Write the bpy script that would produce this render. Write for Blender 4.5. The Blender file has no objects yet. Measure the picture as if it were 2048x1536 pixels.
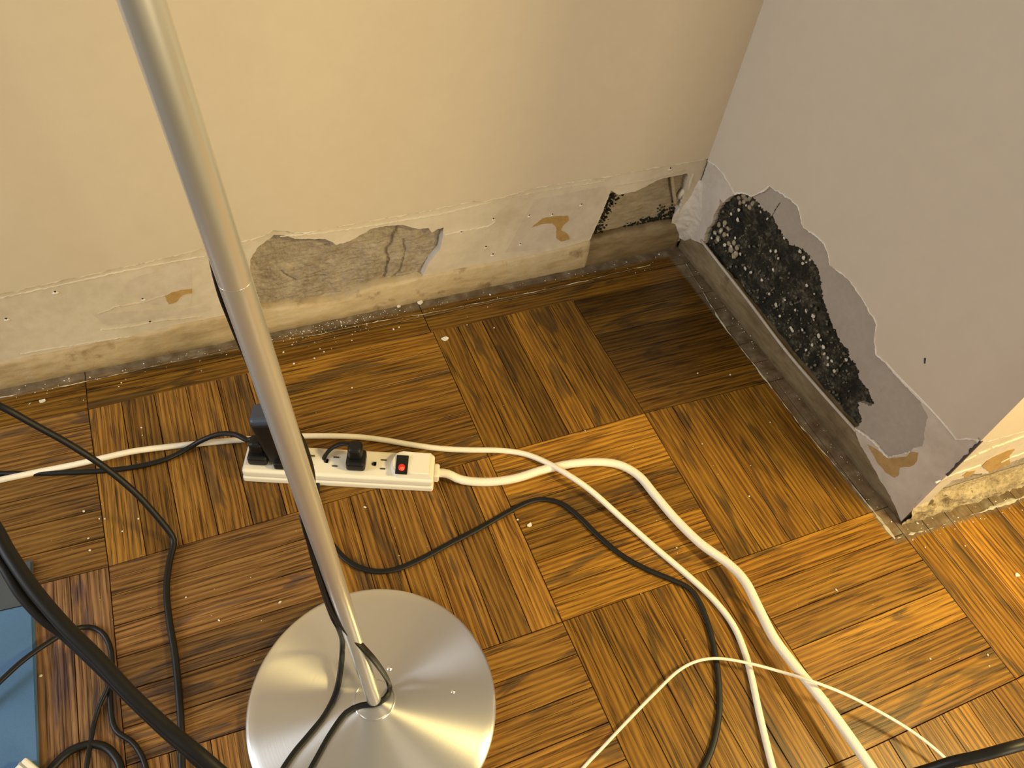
import bpy, bmesh, math, random
from mathutils import Vector, Matrix, noise
from mathutils.geometry import tessellate_polygon
random.seed(7)
scene = bpy.context.scene
COL = scene.collection

# ---------------------------------------------------------------- camera
S = 0.26                                   # one parquet square in metres
FPX = 1561.43                              # focal length in pixels of the 2048 px wide frame
RM = [(0.9232113, 0.3690995, -0.1069878), (-0.2241211, 0.7432872, 0.6303125), (0.3121707, -0.5579334, 0.7689342)]
CAMG = (0.82506, 3.17241, -3.63022)                              # camera in parquet squares: along wall, towards viewer, down
def gw(i, j, h=0.0):                       # parquet squares -> world metres (h in metres)
    return Vector((i*S, -j*S, h))
CAM = Vector((CAMG[0]*S, -CAMG[1]*S, -CAMG[2]*S))
AX = [Vector((r[0], -r[1], -r[2])) for r in RM]      # camera right, down, forward in world axes
cam_data = bpy.data.cameras.new('camera'); cam = bpy.data.objects.new('camera', cam_data)
COL.objects.link(cam); scene.camera = cam
cam_data.sensor_width = 36.0; cam_data.lens = FPX/2048*36.0; cam_data.clip_start = 0.01
rot = Matrix((AX[0], -AX[1], -AX[2])).transposed()
cam.matrix_world = Matrix.Translation(CAM) @ rot.to_4x4()

# ---------------------------------------------------------------- world, lights, exposure
world = bpy.data.worlds.new('room_ambience'); scene.world = world; world.use_nodes = True
bg = world.node_tree.nodes['Background']
bg.inputs[0].default_value = (1.0, 0.87, 0.68, 1); bg.inputs[1].default_value = 0.35
def area(name, loc, target, size, power, col, sy=None):
    d = bpy.data.lights.new(name, 'AREA'); d.energy = power; d.color = col; d.size = size
    if sy: d.shape = 'RECTANGLE'; d.size_y = sy
    o = bpy.data.objects.new(name, d); COL.objects.link(o); o.location = loc
    o.rotation_euler = (Vector(target) - Vector(loc)).to_track_quat('-Z', 'Y').to_euler()
    return o
area('table_lamp_light', (1.38, -0.98, 1.10), (0.6, -0.4, 0.0), 0.20, 20.5, (1.0, 0.78, 0.30))
area('added_room_fill', (1.15, -2.35, 0.80), (0.5, 0.0, 0.25), 0.8, 31, (1.0, 0.86, 0.58))  # unseen fill, added to brighten the walls more than the floor
area('window_daylight', (-1.55, -0.25, 0.95), (0.5, -0.35, 0.15), 0.6, 31, (0.82, 0.89, 0.96), 0.8)
vs = scene.view_settings
vs.view_transform = 'Standard'; vs.look = 'None'; vs.gamma = 1.0; vs.use_curve_mapping = False
vs.exposure = 0.0

# ---------------------------------------------------------------- picture measurements -> places in the room
def ray(u, v):
    return ((u-1024)/FPX)*AX[0] + ((v-768)/FPX)*AX[1] + AX[2]
def F(u, v, z=0.0):                        # point at height z
    d = ray(u, v); return CAM + d*((z-CAM.z)/d.z)
class Wall:
    def __init__(s, a, b):                 # plan points in parquet squares; the room lies on the right of a->b
        s.o = gw(*a); e = gw(*b) - s.o; s.L = e.length; s.u = e.normalized()
        s.n = Vector((s.u.y, -s.u.x, 0))
    def px(s, u, v, d=0.0):
        r = ray(u, v); t = ((s.o + s.n*d - CAM).dot(s.n))/r.dot(s.n); p = CAM + r*t - s.o
        return (p.dot(s.u), p.z)
    def w(s, a, z, d=0.0):
        return s.o + s.u*a + s.n*d + Vector((0, 0, z))
WB = Wall((-4.5, -0.200), (3.945, -0.31))  # wall behind the lamp
WR = Wall((3.945, -0.31), (4.03, 2.11))    # side of the pier
WO = Wall((4.03, 2.11), (8.0, 2.25))       # front of the pier

# ---------------------------------------------------------------- materials
def mat(name):
    m = bpy.data.materials.new(name); m.use_nodes = True
    return m, m.node_tree.nodes, m.node_tree.links, m.node_tree.nodes['Principled BSDF']
def L3(c, a=1): return (c[0], c[1], c[2], a)
def nz(N, Lk, scale, detail=4, vec=None, mscale=None, rough=0.55, dist=0.0):
    t = N.new('ShaderNodeTexNoise'); t.inputs['Scale'].default_value = scale; t.inputs['Detail'].default_value = detail
    t.inputs['Roughness'].default_value = rough; t.inputs['Distortion'].default_value = dist
    if vec is None: vec = N.new('ShaderNodeTexCoord').outputs['Object']
    if mscale:
        mp = N.new('ShaderNodeMapping'); mp.inputs['Scale'].default_value = mscale; Lk.new(vec, mp.inputs[0]); vec = mp.outputs[0]
    Lk.new(vec, t.inputs['Vector']); return t
def ramp(N, Lk, src, stops, interp='LINEAR'):
    r = N.new('ShaderNodeValToRGB'); r.color_ramp.interpolation = interp
    e = r.color_ramp.elements
    e[0].position, e[0].color = stops[0][0], L3(stops[0][1])
    e[1].position, e[1].color = stops[-1][0], L3(stops[-1][1])
    for p, c in stops[1:-1]:
        k = e.new(p); k.color = L3(c)
    Lk.new(src, r.inputs[0]); return r
def mixc(N, Lk, fac, a, b, mode='MIX'):
    m = N.new('ShaderNodeMix'); m.data_type = 'RGBA'; m.blend_type = mode
    for s, k in ((fac, 0), (a, 6), (b, 7)):
        if hasattr(s, 'is_linked'): Lk.new(s, m.inputs[k])
        else: m.inputs[k].default_value = s if k == 0 else L3(s)
    return m.outputs[2]
def bump(N, Lk, P, height, strength, dist=0.002, chain=None):
    b = N.new('ShaderNodeBump'); b.inputs['Strength'].default_value = strength; b.inputs['Distance'].default_value = dist
    Lk.new(height, b.inputs['Height'])
    if chain: Lk.new(chain, b.inputs['Normal'])
    Lk.new(b.outputs[0], P.inputs['Normal']); return b.outputs[0]
def simple(name, c, rough=0.5, metal=0.0, spec=0.5, bscale=None, bstr=0.1, var=0.0):
    m, N, Lk, P = mat(name)
    P.inputs['Base Color'].default_value = L3(c); P.inputs['Roughness'].default_value = rough
    P.inputs['Metallic'].default_value = metal; P.inputs['Specular IOR Level'].default_value = spec
    t = nz(N, Lk, bscale or 60, 4)
    if var:
        r = ramp(N, Lk, t.outputs[0], [(0.3, [x*(1-var) for x in c]), (0.7, [min(1, x*(1+var)) for x in c])])
        Lk.new(r.outputs[0], P.inputs['Base Color'])
    if bscale: bump(N, Lk, P, t.outputs[0], bstr)
    return m
def layered(name, stops, s1, s2, rough=0.8, bstr=0.4, bscale=180, bdist=0.002, mscale=None, spots=None):
    """mottled mineral surface: two noises through a ramp, fine relief, optional dark or light spots"""
    m, N, Lk, P = mat(name)
    a = nz(N, Lk, s1, 6, mscale=mscale); b = nz(N, Lk, s2, 5, mscale=mscale)
    mx = N.new('ShaderNodeMath'); mx.operation = 'MULTIPLY_ADD'; Lk.new(b.outputs[0], mx.inputs[0]); mx.inputs[1].default_value = 0.6
    hf = N.new('ShaderNodeMath'); hf.operation = 'MULTIPLY_ADD'; Lk.new(a.outputs[0], hf.inputs[0]); hf.inputs[1].default_value = 0.9; hf.inputs[2].default_value = -0.25
    Lk.new(hf.outputs[0], mx.inputs[2])
    c = ramp(N, Lk, mx.outputs[0], stops).outputs[0]
    if spots:
        for (sc, lo, hi, col, amt) in spots:
            t = nz(N, Lk, sc, 5, rough=0.65)
            f = ramp(N, Lk, t.outputs[0], [(lo, (0, 0, 0)), (hi, (amt, amt, amt))]).outputs[0]
            c = mixc(N, Lk, f, c, col)
    Lk.new(c, P.inputs['Base Color']); P.inputs['Roughness'].default_value = rough
    P.inputs['Specular IOR Level'].default_value = 0.25
    t = nz(N, Lk, bscale, 6); bump(N, Lk, P, t.outputs[0], bstr, bdist)
    return m

M = {}
M['paint'] = layered('cream_wall_paint', [(0.2, (.50, .42, .32)), (0.8, (.54, .455, .35))], 3, 40, rough=0.55, bstr=0.10, bscale=350, bdist=0.001)
M['old_paint'] = layered('old_white_paint', [(0.25, (.46, .39, .30)), (0.5, (.53, .455, .355)), (0.8, (.58, .51, .41))], 9, 70, rough=0.6, bstr=0.25, bscale=90, bdist=0.002,
                         spots=[(16, .58, .75, (.42, .33, .22), .5)])
M['old_paint_side'] = layered('lilac_white_old_paint', [(0.25, (.43, .36, .285)), (0.5, (.50, .425, .345)), (0.8, (.56, .485, .40))], 12, 70, rough=0.6, bstr=0.25, bscale=70, bdist=0.002)
M['torn'] = layered('torn_white_edge', [(0.2, (.60, .54, .45)), (0.8, (.74, .68, .58))], 40, 150, rough=0.8, bstr=0.4)
M['brown_plaster'] = layered('brown_coat_plaster', [(0.2, (.17, .13, .09)), (0.5, (.31, .255, .19)), (0.85, (.44, .37, .28))], 22, 150, rough=0.95, bstr=0.7, bscale=260, bdist=0.003,
                             spots=[(90, .62, .72, (.07, .05, .03), .8)])
M['grey_plaster'] = layered('grey_skim_plaster', [(0.2, (.30, .25, .20)), (0.8, (.37, .315, .255))], 14, 120, rough=0.9, bstr=0.25, bscale=300, bdist=0.001,
                            spots=[(70, .68, .75, (.15, .12, .10), .7)])
M['mold'] = layered('black_mouldy_rubble', [(0.30, (.010, .010, .007)), (0.50, (.026, .023, .015)), (0.62, (.070, .060, .038)), (0.8, (.19, .16, .105))], 38, 190, rough=0.9, bstr=1.0, bscale=240, bdist=0.006, spots=[(55, .60, .70, (.16, .135, .09), .55)])
M['mold_light'] = layered('mould_spotted_plaster', [(0.25, (.24, .19, .12)), (0.8, (.36, .29, .20))], 25, 100, rough=0.9, bstr=0.5, bscale=200, bdist=0.002,
                          mscale=(1, 1, 2.5))
M['ledge'] = layered('beige_dirty_ledge', [(0.2, (.26, .18, .09)), (0.5, (.42, .32, .19)), (0.85, (.52, .42, .28))], 14, 60, rough=0.8, bstr=0.4, bscale=150, bdist=0.002, mscale=(.5, .5, 2.0),
                     spots=[(20, .60, .72, (.16, .09, .04), .75)])
M['ledge_dark'] = layered('dark_greasy_ledge', [(0.2, (.10, .065, .03)), (0.5, (.20, .14, .075)), (0.85, (.30, .23, .14))], 14, 60, rough=0.6, bstr=0.3, bscale=150, bdist=0.002, mscale=(.5, .5, 2.0))
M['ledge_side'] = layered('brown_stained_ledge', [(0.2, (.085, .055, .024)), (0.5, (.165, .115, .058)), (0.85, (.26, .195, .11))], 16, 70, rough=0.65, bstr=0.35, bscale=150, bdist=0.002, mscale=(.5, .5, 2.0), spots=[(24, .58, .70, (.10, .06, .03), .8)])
M['lip'] = layered('pinkish_lip', [(0.2, (.34, .28, .22)), (0.8, (.48, .41, .34))], 30, 120, rough=0.7, bstr=0.3)
M['mold_grit'] = layered('grey_brown_grit', [(0.2, (.05, .042, .03)), (0.8, (.20, .17, .12))], 60, 200, rough=0.9, bstr=0.4)
M['ledge_rough'] = layered('crumbling_ledge', [(0.2, (.20, .14, .07)), (0.5, (.42, .33, .19)), (0.85, (.58, .48, .32))], 30, 160, rough=0.9, bstr=0.8, bscale=220, bdist=0.004,
                           spots=[(70, .60, .68, (.07, .045, .02), .85)])
M['tan'] = layered('tan_glue_patch', [(0.2, (.30, .18, .06)), (0.8, (.42, .27, .10))], 60, 160, rough=0.7, bstr=0.3)
M['chip'] = layered('pale_plaster_chip', [(0.2, (.42, .37, .28)), (0.8, (.62, .56, .46))], 60, 160, rough=0.9, bstr=0.4)
M['crumb'] = simple('white_plaster_crumb', (.66, .60, .50), 0.9, var=.1)
M['dust'] = layered('white_dust_line', [(0.2, (.30, .26, .19)), (0.8, (.55, .50, .40))], 60, 200, rough=0.95, bstr=0.4)
M['bead'] = simple('dark_corner_bead', (.07, .068, .068), 0.5, metal=.4, bscale=200, bstr=.3)
M['sub'] = simple('dark_subfloor', (.028, .016, .007), 0.9, var=.2)
M['white_plastic'] = simple('ivory_plastic', (.76, .69, .55), 0.38, bscale=500, bstr=0.02)
M['white_cord'] = simple('ivory_cord', (.78, .70, .55), 0.45, bscale=300, bstr=0.03, var=.04)
M['black_plastic'] = simple('black_plastic', (.006, .0055, .005), 0.45, spec=.35, bscale=500, bstr=0.04)
M['black_cord'] = simple('black_cord', (.0065, .0055, .0045), 0.48, spec=.3, bscale=300, bstr=0.03)
M['dark_hole'] = simple('dark_hole', (.02, .014, .008), 0.7)
M['mat_blue'] = simple('blue_mat', (.055, .13, .25), 0.75, bscale=600, bstr=0.1, var=.06)
M['mat_grey'] = simple('grey_mat_band', (.05, .06, .072), 0.75, bscale=600, bstr=0.1, var=.06)
M['wood_lath'] = simple('pale_lath', (.36, .28, .17), 0.8, bscale=200, bstr=.3, var=.15)

def brushed(name, c, rough, anis, radial):
    m, N, Lk, P = mat(name)
    P.inputs['Metallic'].default_value = 1.0; P.inputs['Base Color'].default_value = L3(c)
    P.inputs['Anisotropic'].default_value = anis
    if radial: P.inputs['Anisotropic Rotation'].default_value = 0.25
    t = N.new('ShaderNodeTangent'); t.direction_type = 'RADIAL'; t.axis = 'Z'; Lk.new(t.outputs[0], P.inputs['Tangent'])
    if radial:
        co = N.new('ShaderNodeTexCoord'); sx = N.new('ShaderNodeSeparateXYZ'); Lk.new(co.outputs['Object'], sx.inputs[0])
        cx = N.new('ShaderNodeCombineXYZ'); Lk.new(sx.outputs[0], cx.inputs[0]); Lk.new(sx.outputs[1], cx.inputs[1])
        ln = N.new('ShaderNodeVectorMath'); ln.operation = 'LENGTH'; Lk.new(cx.outputs[0], ln.inputs[0])
        c2 = N.new('ShaderNodeCombineXYZ'); Lk.new(ln.outputs['Value'], c2.inputs[0])
        n = nz(N, Lk, 900, 3, vec=c2.outputs[0])
    else:
        n = nz(N, Lk, 1.0, 2, mscale=(90, 90, 3))
    r = N.new('ShaderNodeMapRange'); r.inputs[3].default_value = rough*.8; r.inputs[4].default_value = rough*1.2
    Lk.new(n.outputs[0], r.inputs[0]); Lk.new(r.outputs[0], P.inputs['Roughness'])
    return m
M['disc'] = brushed('brushed_steel_disc', (.86, .85, .83), 0.30, 0.93, True)
M['pole'] = brushed('satin_nickel_pole', (.60, .56, .48), 0.25, 0.5, False)
M['pole'].node_tree.nodes['Principled BSDF'].inputs['Anisotropic'].default_value = 0.3; M['pole'].node_tree.nodes['Principled BSDF'].inputs['Metallic'].default_value = 0.65

def neon(nm, lo, hi, e):
    m, N, Lk, P = mat(nm)
    P.inputs['Base Color'].default_value = (.5, .02, .01, 1); P.inputs['Roughness'].default_value = .25
    P.inputs['Emission Color'].default_value = (1, e, .03, 1)
    t = nz(N, Lk, 350, 3)
    r = N.new('ShaderNodeMapRange'); r.inputs[1].default_value = .35; r.inputs[2].default_value = .7; r.inputs[3].default_value = lo; r.inputs[4].default_value = hi
    Lk.new(t.outputs[0], r.inputs[0]); Lk.new(r.outputs[0], P.inputs['Emission Strength'])
    return m
M['neon'] = neon('red_neon', .7, 1.6, .13); M['neon_dim'] = neon('dim_red_lens', .08, .75, .012)

def wood():
    m, N, Lk, P = mat('oak_parquet')
    co = N.new('ShaderNodeTexCoord'); oi = N.new('ShaderNodeObjectInfo')
    ms = N.new('ShaderNodeMath'); ms.operation = 'MULTIPLY'; Lk.new(oi.outputs['Random'], ms.inputs[0]); ms.inputs[1].default_value = 37.0
    cb = N.new('ShaderNodeCombineXYZ')
    for k in range(3): Lk.new(ms.outputs[0], cb.inputs[k])
    ad = N.new('ShaderNodeVectorMath'); ad.operation = 'ADD'; Lk.new(co.outputs['Object'], ad.inputs[0]); Lk.new(cb.outputs[0], ad.inputs[1])
    v = ad.outputs[0]
    broad = nz(N, Lk, 1.0, 3, vec=v, mscale=(5, 38, 5), dist=0.6)
    # cathedral bands
    wv = N.new('ShaderNodeTexWave'); wv.wave_type = 'BANDS'; wv.bands_direction = 'Y'
    mp = N.new('ShaderNodeMapping'); mp.inputs['Scale'].default_value = (0.22, 1.0, 1.0); Lk.new(v, mp.inputs[0]); Lk.new(mp.outputs[0], wv.inputs['Vector'])
    wv.inputs['Scale'].default_value = 42; wv.inputs['Distortion'].default_value = 7.0; wv.inputs['Detail'].default_value = 3.0; wv.inputs['Detail Scale'].default_value = 0.55
    pores = nz(N, Lk, 1.0, 4, vec=v, mscale=(13, 560, 13), rough=.6)
    a = N.new('ShaderNodeMath'); a.operation = 'MULTIPLY_ADD'; Lk.new(wv.outputs[1], a.inputs[0]); a.inputs[1].default_value = 0.42; Lk.new(broad.outputs[0], a.inputs[2])
    base = ramp(N, Lk, a.outputs[0], [(0.30, (.125, .050, .0055)), (0.60, (.215, .094, .0105)), (1.0, (.34, .165, .018))]).outputs[0]
    pf = ramp(N, Lk, pores.outputs[0], [(0.38, (.30, .27, .25)), (0.49, (1, 1, 1))]).outputs[0]
    fig = nz(N, Lk, 1.0, 3, vec=v, mscale=(4.5, 26, 5), dist=1.6)
    ff = ramp(N, Lk, fig.outputs[0], [(0.56, (0, 0, 0)), (0.62, (.62, .62, .62))]).outputs[0]
    base = mixc(N, Lk, ff, base, (.060, .038, .014))
    c = mixc(N, Lk, 1.0, base, pf, 'MULTIPLY')
    c = mixc(N, Lk, 1.0, c, oi.outputs['Color'], 'MULTIPLY')
    # bare grimy margin where the skirting used to stand
    geo = N.new('ShaderNodeNewGeometry')
    def plane_mask(wl, lo, hi):
        d = N.new('ShaderNodeVectorMath'); d.operation = 'SUBTRACT'; Lk.new(geo.outputs['Position'], d.inputs[0]); d.inputs[1].default_value = wl.o
        q = N.new('ShaderNodeVectorMath'); q.operation = 'DOT_PRODUCT'; Lk.new(d.outputs[0], q.inputs[0]); q.inputs[1].default_value = wl.n
        wob = nz(N, Lk, 60, 4, vec=geo.outputs['Position'])
        s = N.new('ShaderNodeMath'); s.operation = 'MULTIPLY_ADD'; Lk.new(wob.outputs[0], s.inputs[0]); s.inputs[1].default_value = 0.006; Lk.new(q.outputs['Value'], s.inputs[2])
        r = N.new('ShaderNodeMapRange'); r.inputs[1].default_value = hi; r.inputs[2].default_value = lo; r.inputs[3].default_value = 0; r.inputs[4].default_value = 1
        Lk.new(s.outputs[0], r.inputs[0]); return r.outputs[0]
    g1 = plane_mask(WB, .017, .026)
    g2 = plane_mask(WR, .030, .036); g3 = plane_mask(WO, .024, .030)
    # sideways strips end at the pier's corner
    mn = N.new('ShaderNodeMath'); mn.operation = 'MINIMUM'
    far = plane_mask(WO, .026, .032); Lk.new(g2, mn.inputs[0]); Lk.new(far, mn.inputs[1])
    mn2 = N.new('ShaderNodeMath'); mn2.operation = 'MINIMUM'; far2 = plane_mask(WR, .030, .036); Lk.new(g3, mn2.inputs[0]); Lk.new(far2, mn2.inputs[1])
    mx = N.new('ShaderNodeMath'); mx.operation = 'MAXIMUM'; Lk.new(mn.outputs[0], mx.inputs[0]); Lk.new(mn2.outputs[0], mx.inputs[1])
    mx2 = N.new('ShaderNodeMath'); mx2.operation = 'MAXIMUM'; Lk.new(mx.outputs[0], mx2.inputs[0]); Lk.new(g1, mx2.inputs[1])
    gn = nz(N, Lk, 45, 5, vec=geo.outputs['Position'])
    gcol = ramp(N, Lk, gn.outputs[0], [(0.3, (.075, .050, .026)), (0.55, (.15, .115, .075)), (0.75, (.26, .22, .16))]).outputs[0]
    am = N.new('ShaderNodeMath'); am.operation = 'MULTIPLY'; am.inputs[1].default_value = .82; Lk.new(mx2.outputs[0], am.inputs[0])
    c = mixc(N, Lk, am.outputs[0], c, gcol)
    Lk.new(c, P.inputs['Base Color'])
    rr = N.new('ShaderNodeMapRange'); rr.inputs[3].default_value = .33; rr.inputs[4].default_value = .75; Lk.new(am.outputs[0], rr.inputs[0]); Lk.new(rr.outputs[0], P.inputs['Roughness'])
    P.inputs['Specular IOR Level'].default_value = .3
    b1 = bump(N, Lk, P, pores.outputs[0], .22, .0006)
    return m
M['wood'] = wood()

# ---------------------------------------------------------------- mesh helpers
def link(name, me, m=None, parent=None):
    o = bpy.data.objects.new(name, me); COL.objects.link(o)
    if m is not None and me is not None: me.materials.append(M[m] if isinstance(m, str) else m)
    if parent is not None: o.parent = parent
    return o
def from_data(name, vs, fs, m, parent=None, smooth=False):
    me = bpy.data.meshes.new(name); me.from_pydata([tuple(v) for v in vs], [], fs); me.update()
    if smooth: me.polygons.foreach_set('use_smooth', [True]*len(me.polygons))
    bm = bmesh.new(); bm.from_mesh(me); bmesh.ops.recalc_face_normals(bm, faces=bm.faces); bm.to_mesh(me); bm.free()
    return link(name, me, m, parent)
def bm_obj(name, bm, m, parent=None, smooth=False):
    bmesh.ops.recalc_face_normals(bm, faces=bm.faces)
    me = bpy.data.meshes.new(name); bm.to_mesh(me); bm.free()
    if smooth: me.polygons.foreach_set('use_smooth', [True]*len(me.polygons))
    return link(name, me, m, parent)
def tag(o, label=None, cat=None, group=None, kind=None):
    for k, v in (('label', label), ('category', cat), ('group', group), ('kind', kind)):
        if v: o[k] = v
    return o
def empty(name, loc):
    o = bpy.data.objects.new(name, None); COL.objects.link(o); o.location = loc; o.empty_display_size = .02; return o
def put(o, parent):                       # parent keeping the world place
    o.parent = parent; o.matrix_parent_inverse = Matrix.Translation(-parent.location); return o
def box_bm(bm, size, mtx, bev=0.0, seg=2):
    r = bmesh.ops.create_cube(bm, size=1.0, matrix=mtx @ Matrix.Diagonal((size[0], size[1], size[2], 1)))
    if bev:
        es = {e for v in r['verts'] for e in v.link_edges}
        bmesh.ops.bevel(bm, geom=list(es), offset=bev, segments=seg, affect='EDGES', profile=.5)
    return bm
def catmull(pts, step=0.006):
    P = [Vector(p) for p in pts]; P = [P[0]*2 - P[1]] + P + [P[-1]*2 - P[-2]]
    out = []
    for k in range(1, len(P)-2):
        a, b, c, d = P[k-1], P[k], P[k+1], P[k+2]
        n = max(2, int((c-b).length/step))
        for q in range(n):
            t = q/n
            out.append(0.5*((2*b) + (c-a)*t + (2*a-5*b+4*c-d)*t*t + (3*b-a-3*c+d)*t**3))
    out.append(P[-2].copy()); return out
def tube(pts, r, seg=10, zip_cord=False, step=0.006, up=None):
    """swept cord; zip_cord gives the flat two-lobed section"""
    C = catmull(pts, step); n = len(C); vs, fs = [], []
    side0 = None
    for k, p in enumerate(C):
        t = (C[min(k+1, n-1)] - C[max(k-1, 0)]).normalized()
        if side0 is None:
            side = t.cross(up or Vector((0, 0, 1)))
            if side.length < .05: side = t.cross(Vector((0, 1, 0)))
        else:
            side = side0 - t*side0.dot(t)
            if not up and abs(t.z) < .8:
                ref = t.cross(Vector((0, 0, 1)))
                if ref.dot(side) < 0: ref = -ref
                side = side.normalized()*.8 + ref.normalized()*.2
        side.normalize(); side0 = side; nn = side.cross(t).normalized()
        if zip_cord:
            ring = []
            for q in range(seg):
                a = 2*math.pi*q/seg
                x = math.cos(a)*1.75; y = math.sin(a)*(0.62 + 0.30*abs(math.cos(a))**.8)
                ring.append((x*r*.72, y*r))
        else: ring = [(math.cos(2*math.pi*q/seg)*r, math.sin(2*math.pi*q/seg)*r) for q in range(seg)]
        for x, y in ring: vs.append(p + side*x + nn*y)
    for k in range(n-1):
        for q in range(seg):
            a = k*seg+q; b = k*seg+(q+1) % seg
            fs.append((a, b, b+seg, a+seg))
    fs.append(tuple(range(seg))); fs.append(tuple(range((n-1)*seg, n*seg)))
    return vs, fs
def cord(name, pts, r, m, parent=None, **k):
    vs, fs = tube(pts, r, **k); return from_data(name, vs, fs, m, parent, smooth=True)
def lathe(prof, seg=64):
    vs, fs = [], []
    for (r, z) in prof:
        for q in range(seg):
            a = 2*math.pi*q/seg; vs.append((r*math.cos(a), r*math.sin(a), z))
    n = len(prof)
    for k in range(n-1):
        for q in range(seg):
            a = k*seg+q; b = k*seg+(q+1) % seg; fs.append((a, b, b+seg, a+seg))
    fs.append(tuple(range(seg))); fs.append(tuple(range((n-1)*seg, n*seg)))
    return vs, fs

# outlines on walls
def rag(pts, amp=0.0012, step=0.003, closed=False, seed=0.0, freq=160):
    """subdivide a polyline (s, z) and make it ragged"""
    P = [Vector((a, b, 0)) for a, b in pts]; out = []
    n = len(P); rng = range(n if closed else n-1)
    for k in rng:
        a, b = P[k], P[(k+1) % n]; d = b-a; m = max(1, int(d.length/step)); nr = Vector((-d.y, d.x, 0))
        if nr.length > 0: nr.normalize()
        for q in range(m):
            p = a + d*(q/m)
            o = amp*1.6*noise.noise(Vector((p.x*freq, p.y*freq, seed))) + amp*1.2*noise.noise(Vector((p.x*freq*3.1, p.y*freq*3.1, seed+9)))
            if q == 0 and k == 0 and not closed: o = 0
            p = p + nr*o; out.append((p.x, p.y))
    if not closed: out.append((P[-1].x, P[-1].y))
    return out
def slab(name, wall, poly, d0, d1, m, parent=None):
    """solid plate on a wall: outline poly (s, z), front face at d1, back at d0"""
    poly = [p for k, p in enumerate(poly) if (Vector(p)-Vector(poly[k-1])).length > 1e-5]
    n = len(poly)
    tri = tessellate_polygon([[Vector((a, b, 0)) for a, b in poly]])
    vs = [wall.w(a, z, d1) for a, z in poly] + [wall.w(a, z, d0) for a, z in poly]
    fs = [tuple(t) for t in tri] + [tuple(n+x for x in reversed(t)) for t in tri]
    for k in range(n): fs.append((k, (k+1) % n, n+(k+1) % n, n+k))
    return from_data(name, vs, fs, m, parent)
def field(name, wall, s0, s1, z0, z1, step, fn, m, parent=None):
    """relief surface on a wall, depth from fn(s, z)"""
    nx = max(2, int((s1-s0)/step)); ny = max(2, int((z1-z0)/step)); vs = []; fs = []
    for b in range(ny+1):
        for a in range(nx+1):
            s = s0+(s1-s0)*a/nx; z = z0+(z1-z0)*b/ny; vs.append(wall.w(s, z, fn(s, z)))
    for b in range(ny):
        for a in range(nx):
            k = b*(nx+1)+a; fs.append((k, k+1, k+nx+2, k+nx+1))
    me = bpy.data.meshes.new(name); me.from_pydata([tuple(v) for v in vs], [], fs); me.update()
    me.polygons.foreach_set('use_smooth', [True]*len(fs))
    return link(name, me, m, parent)
def ridge(s, z, scale, seed, octv=3):
    v = 0; a = 1.0; f = scale
    for _ in range(octv):
        v += a*noise.noise(Vector((s*f, z*f, seed))); a *= .55; f *= 2.1
    return v
def dist_poly(s, z, pl):
    best = 9; p = Vector((s, z))
    for k in range(len(pl)-1):
        a = Vector(pl[k]); d = Vector(pl[k+1])-a; t = max(0, min(1, (p-a).dot(d)/max(1e-9, d.length_squared)))
        best = min(best, (p-a-d*t).length)
    return best
def interp(tab, x):
    if x <= tab[0][0]: return tab[0][1]
    for (a, b), (c, d) in zip(tab, tab[1:]):
        if x <= c: return b+(d-b)*(x-a)/(c-a)
    return tab[-1][1]
def W(wall, lst, d=0.0): return [wall.px(u, v, d) for u, v in lst]

# ================================================================ FLOOR
fl_v = [(-2.2, -2.2, -.012), (2.4, -2.2, -.012), (2.4, .3, -.012), (-2.2, .3, -.012), (-2.2, -2.2, -.06), (2.4, -2.2, -.06), (2.4, .3, -.06), (-2.2, .3, -.06)]
floor = from_data('floor', fl_v, [(0, 1, 2, 3), (7, 6, 5, 4), (0, 4, 5, 1), (1, 5, 6, 2), (2, 6, 7, 3), (3, 7, 4, 0)], 'sub')
tag(floor, 'oak parquet floor laid in a basket weave of six slat squares', None, None, 'structure')
# measured corners of the squares (the old floor is not perfectly regular)
CORN = {(0, 0): (176, 819), (2, 0): (866, 663), (3, 0): (1146, 600), (0, 1): (217, 1133), (1, 1): (640, 1010), (2, 1): (977, 913), (3, 1): (1289, 826),
        (2, 2): (1125, 1243), (3, 2): (1464, 1122), (4, 3): (2032, 1358), (3, 3): (1722, 1505), (0, 2): (252, 1532)}
CORN = {k: F(*v) for k, v in CORN.items()}
def corner(i, j): return CORN.get((i, j), gw(i, j))
def slat(p00, p10, p11, p01, along_x, tint, gap=0.0005, name='slat'):
    """one parquet slat; corners run with x then y (towards viewer)"""
    c = (p00+p10+p11+p01)/4
    rotz = 0 if along_x else math.pi/2
    mw = Matrix.Translation(Vector((c.x, c.y, 0))) @ Matrix.Rotation(rotz, 4, 'Z'); inv = mw.inverted()
    q = [inv @ p for p in (p00, p10, p11, p01)]
    cen = Vector((0, 0, 0)); top = random.uniform(-.0003, .0002)
    def ins(v, g):
        return Vector((v.x-math.copysign(g, v.x), v.y-math.copysign(g, v.y), 0))
    vs = [ins(v, gap+.0003)+Vector((0, 0, top)) for v in q] + [ins(v, gap)+Vector((0, 0, top-.0005)) for v in q] + [ins(v, gap)+Vector((0, 0, -.0118)) for v in q]
    fs = [(0, 1, 2, 3)]
    for k in range(4):
        n = (k+1) % 4; fs += [(k, n, 4+n, 4+k), (4+k, 4+n, 8+n, 8+k)]
    fs.append((8, 9, 10, 11))
    o = from_data(name, vs, fs, 'wood', floor); o.matrix_world = mw
    o.color = (*tint, 1); return o
def lerp2(a, b, c, d, s, t):              # a=00 b=10 c=11 d=01
    return (a*(1-s)+b*s)*(1-t) + (d*(1-s)+c*s)*t
TONES = {}                                 # slat tones, the corner's with shade painted in: square -> six factors
TONES[(2, 1)] = [1.35, 1.25, .85, .80, 1.25, 1.15]
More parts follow.
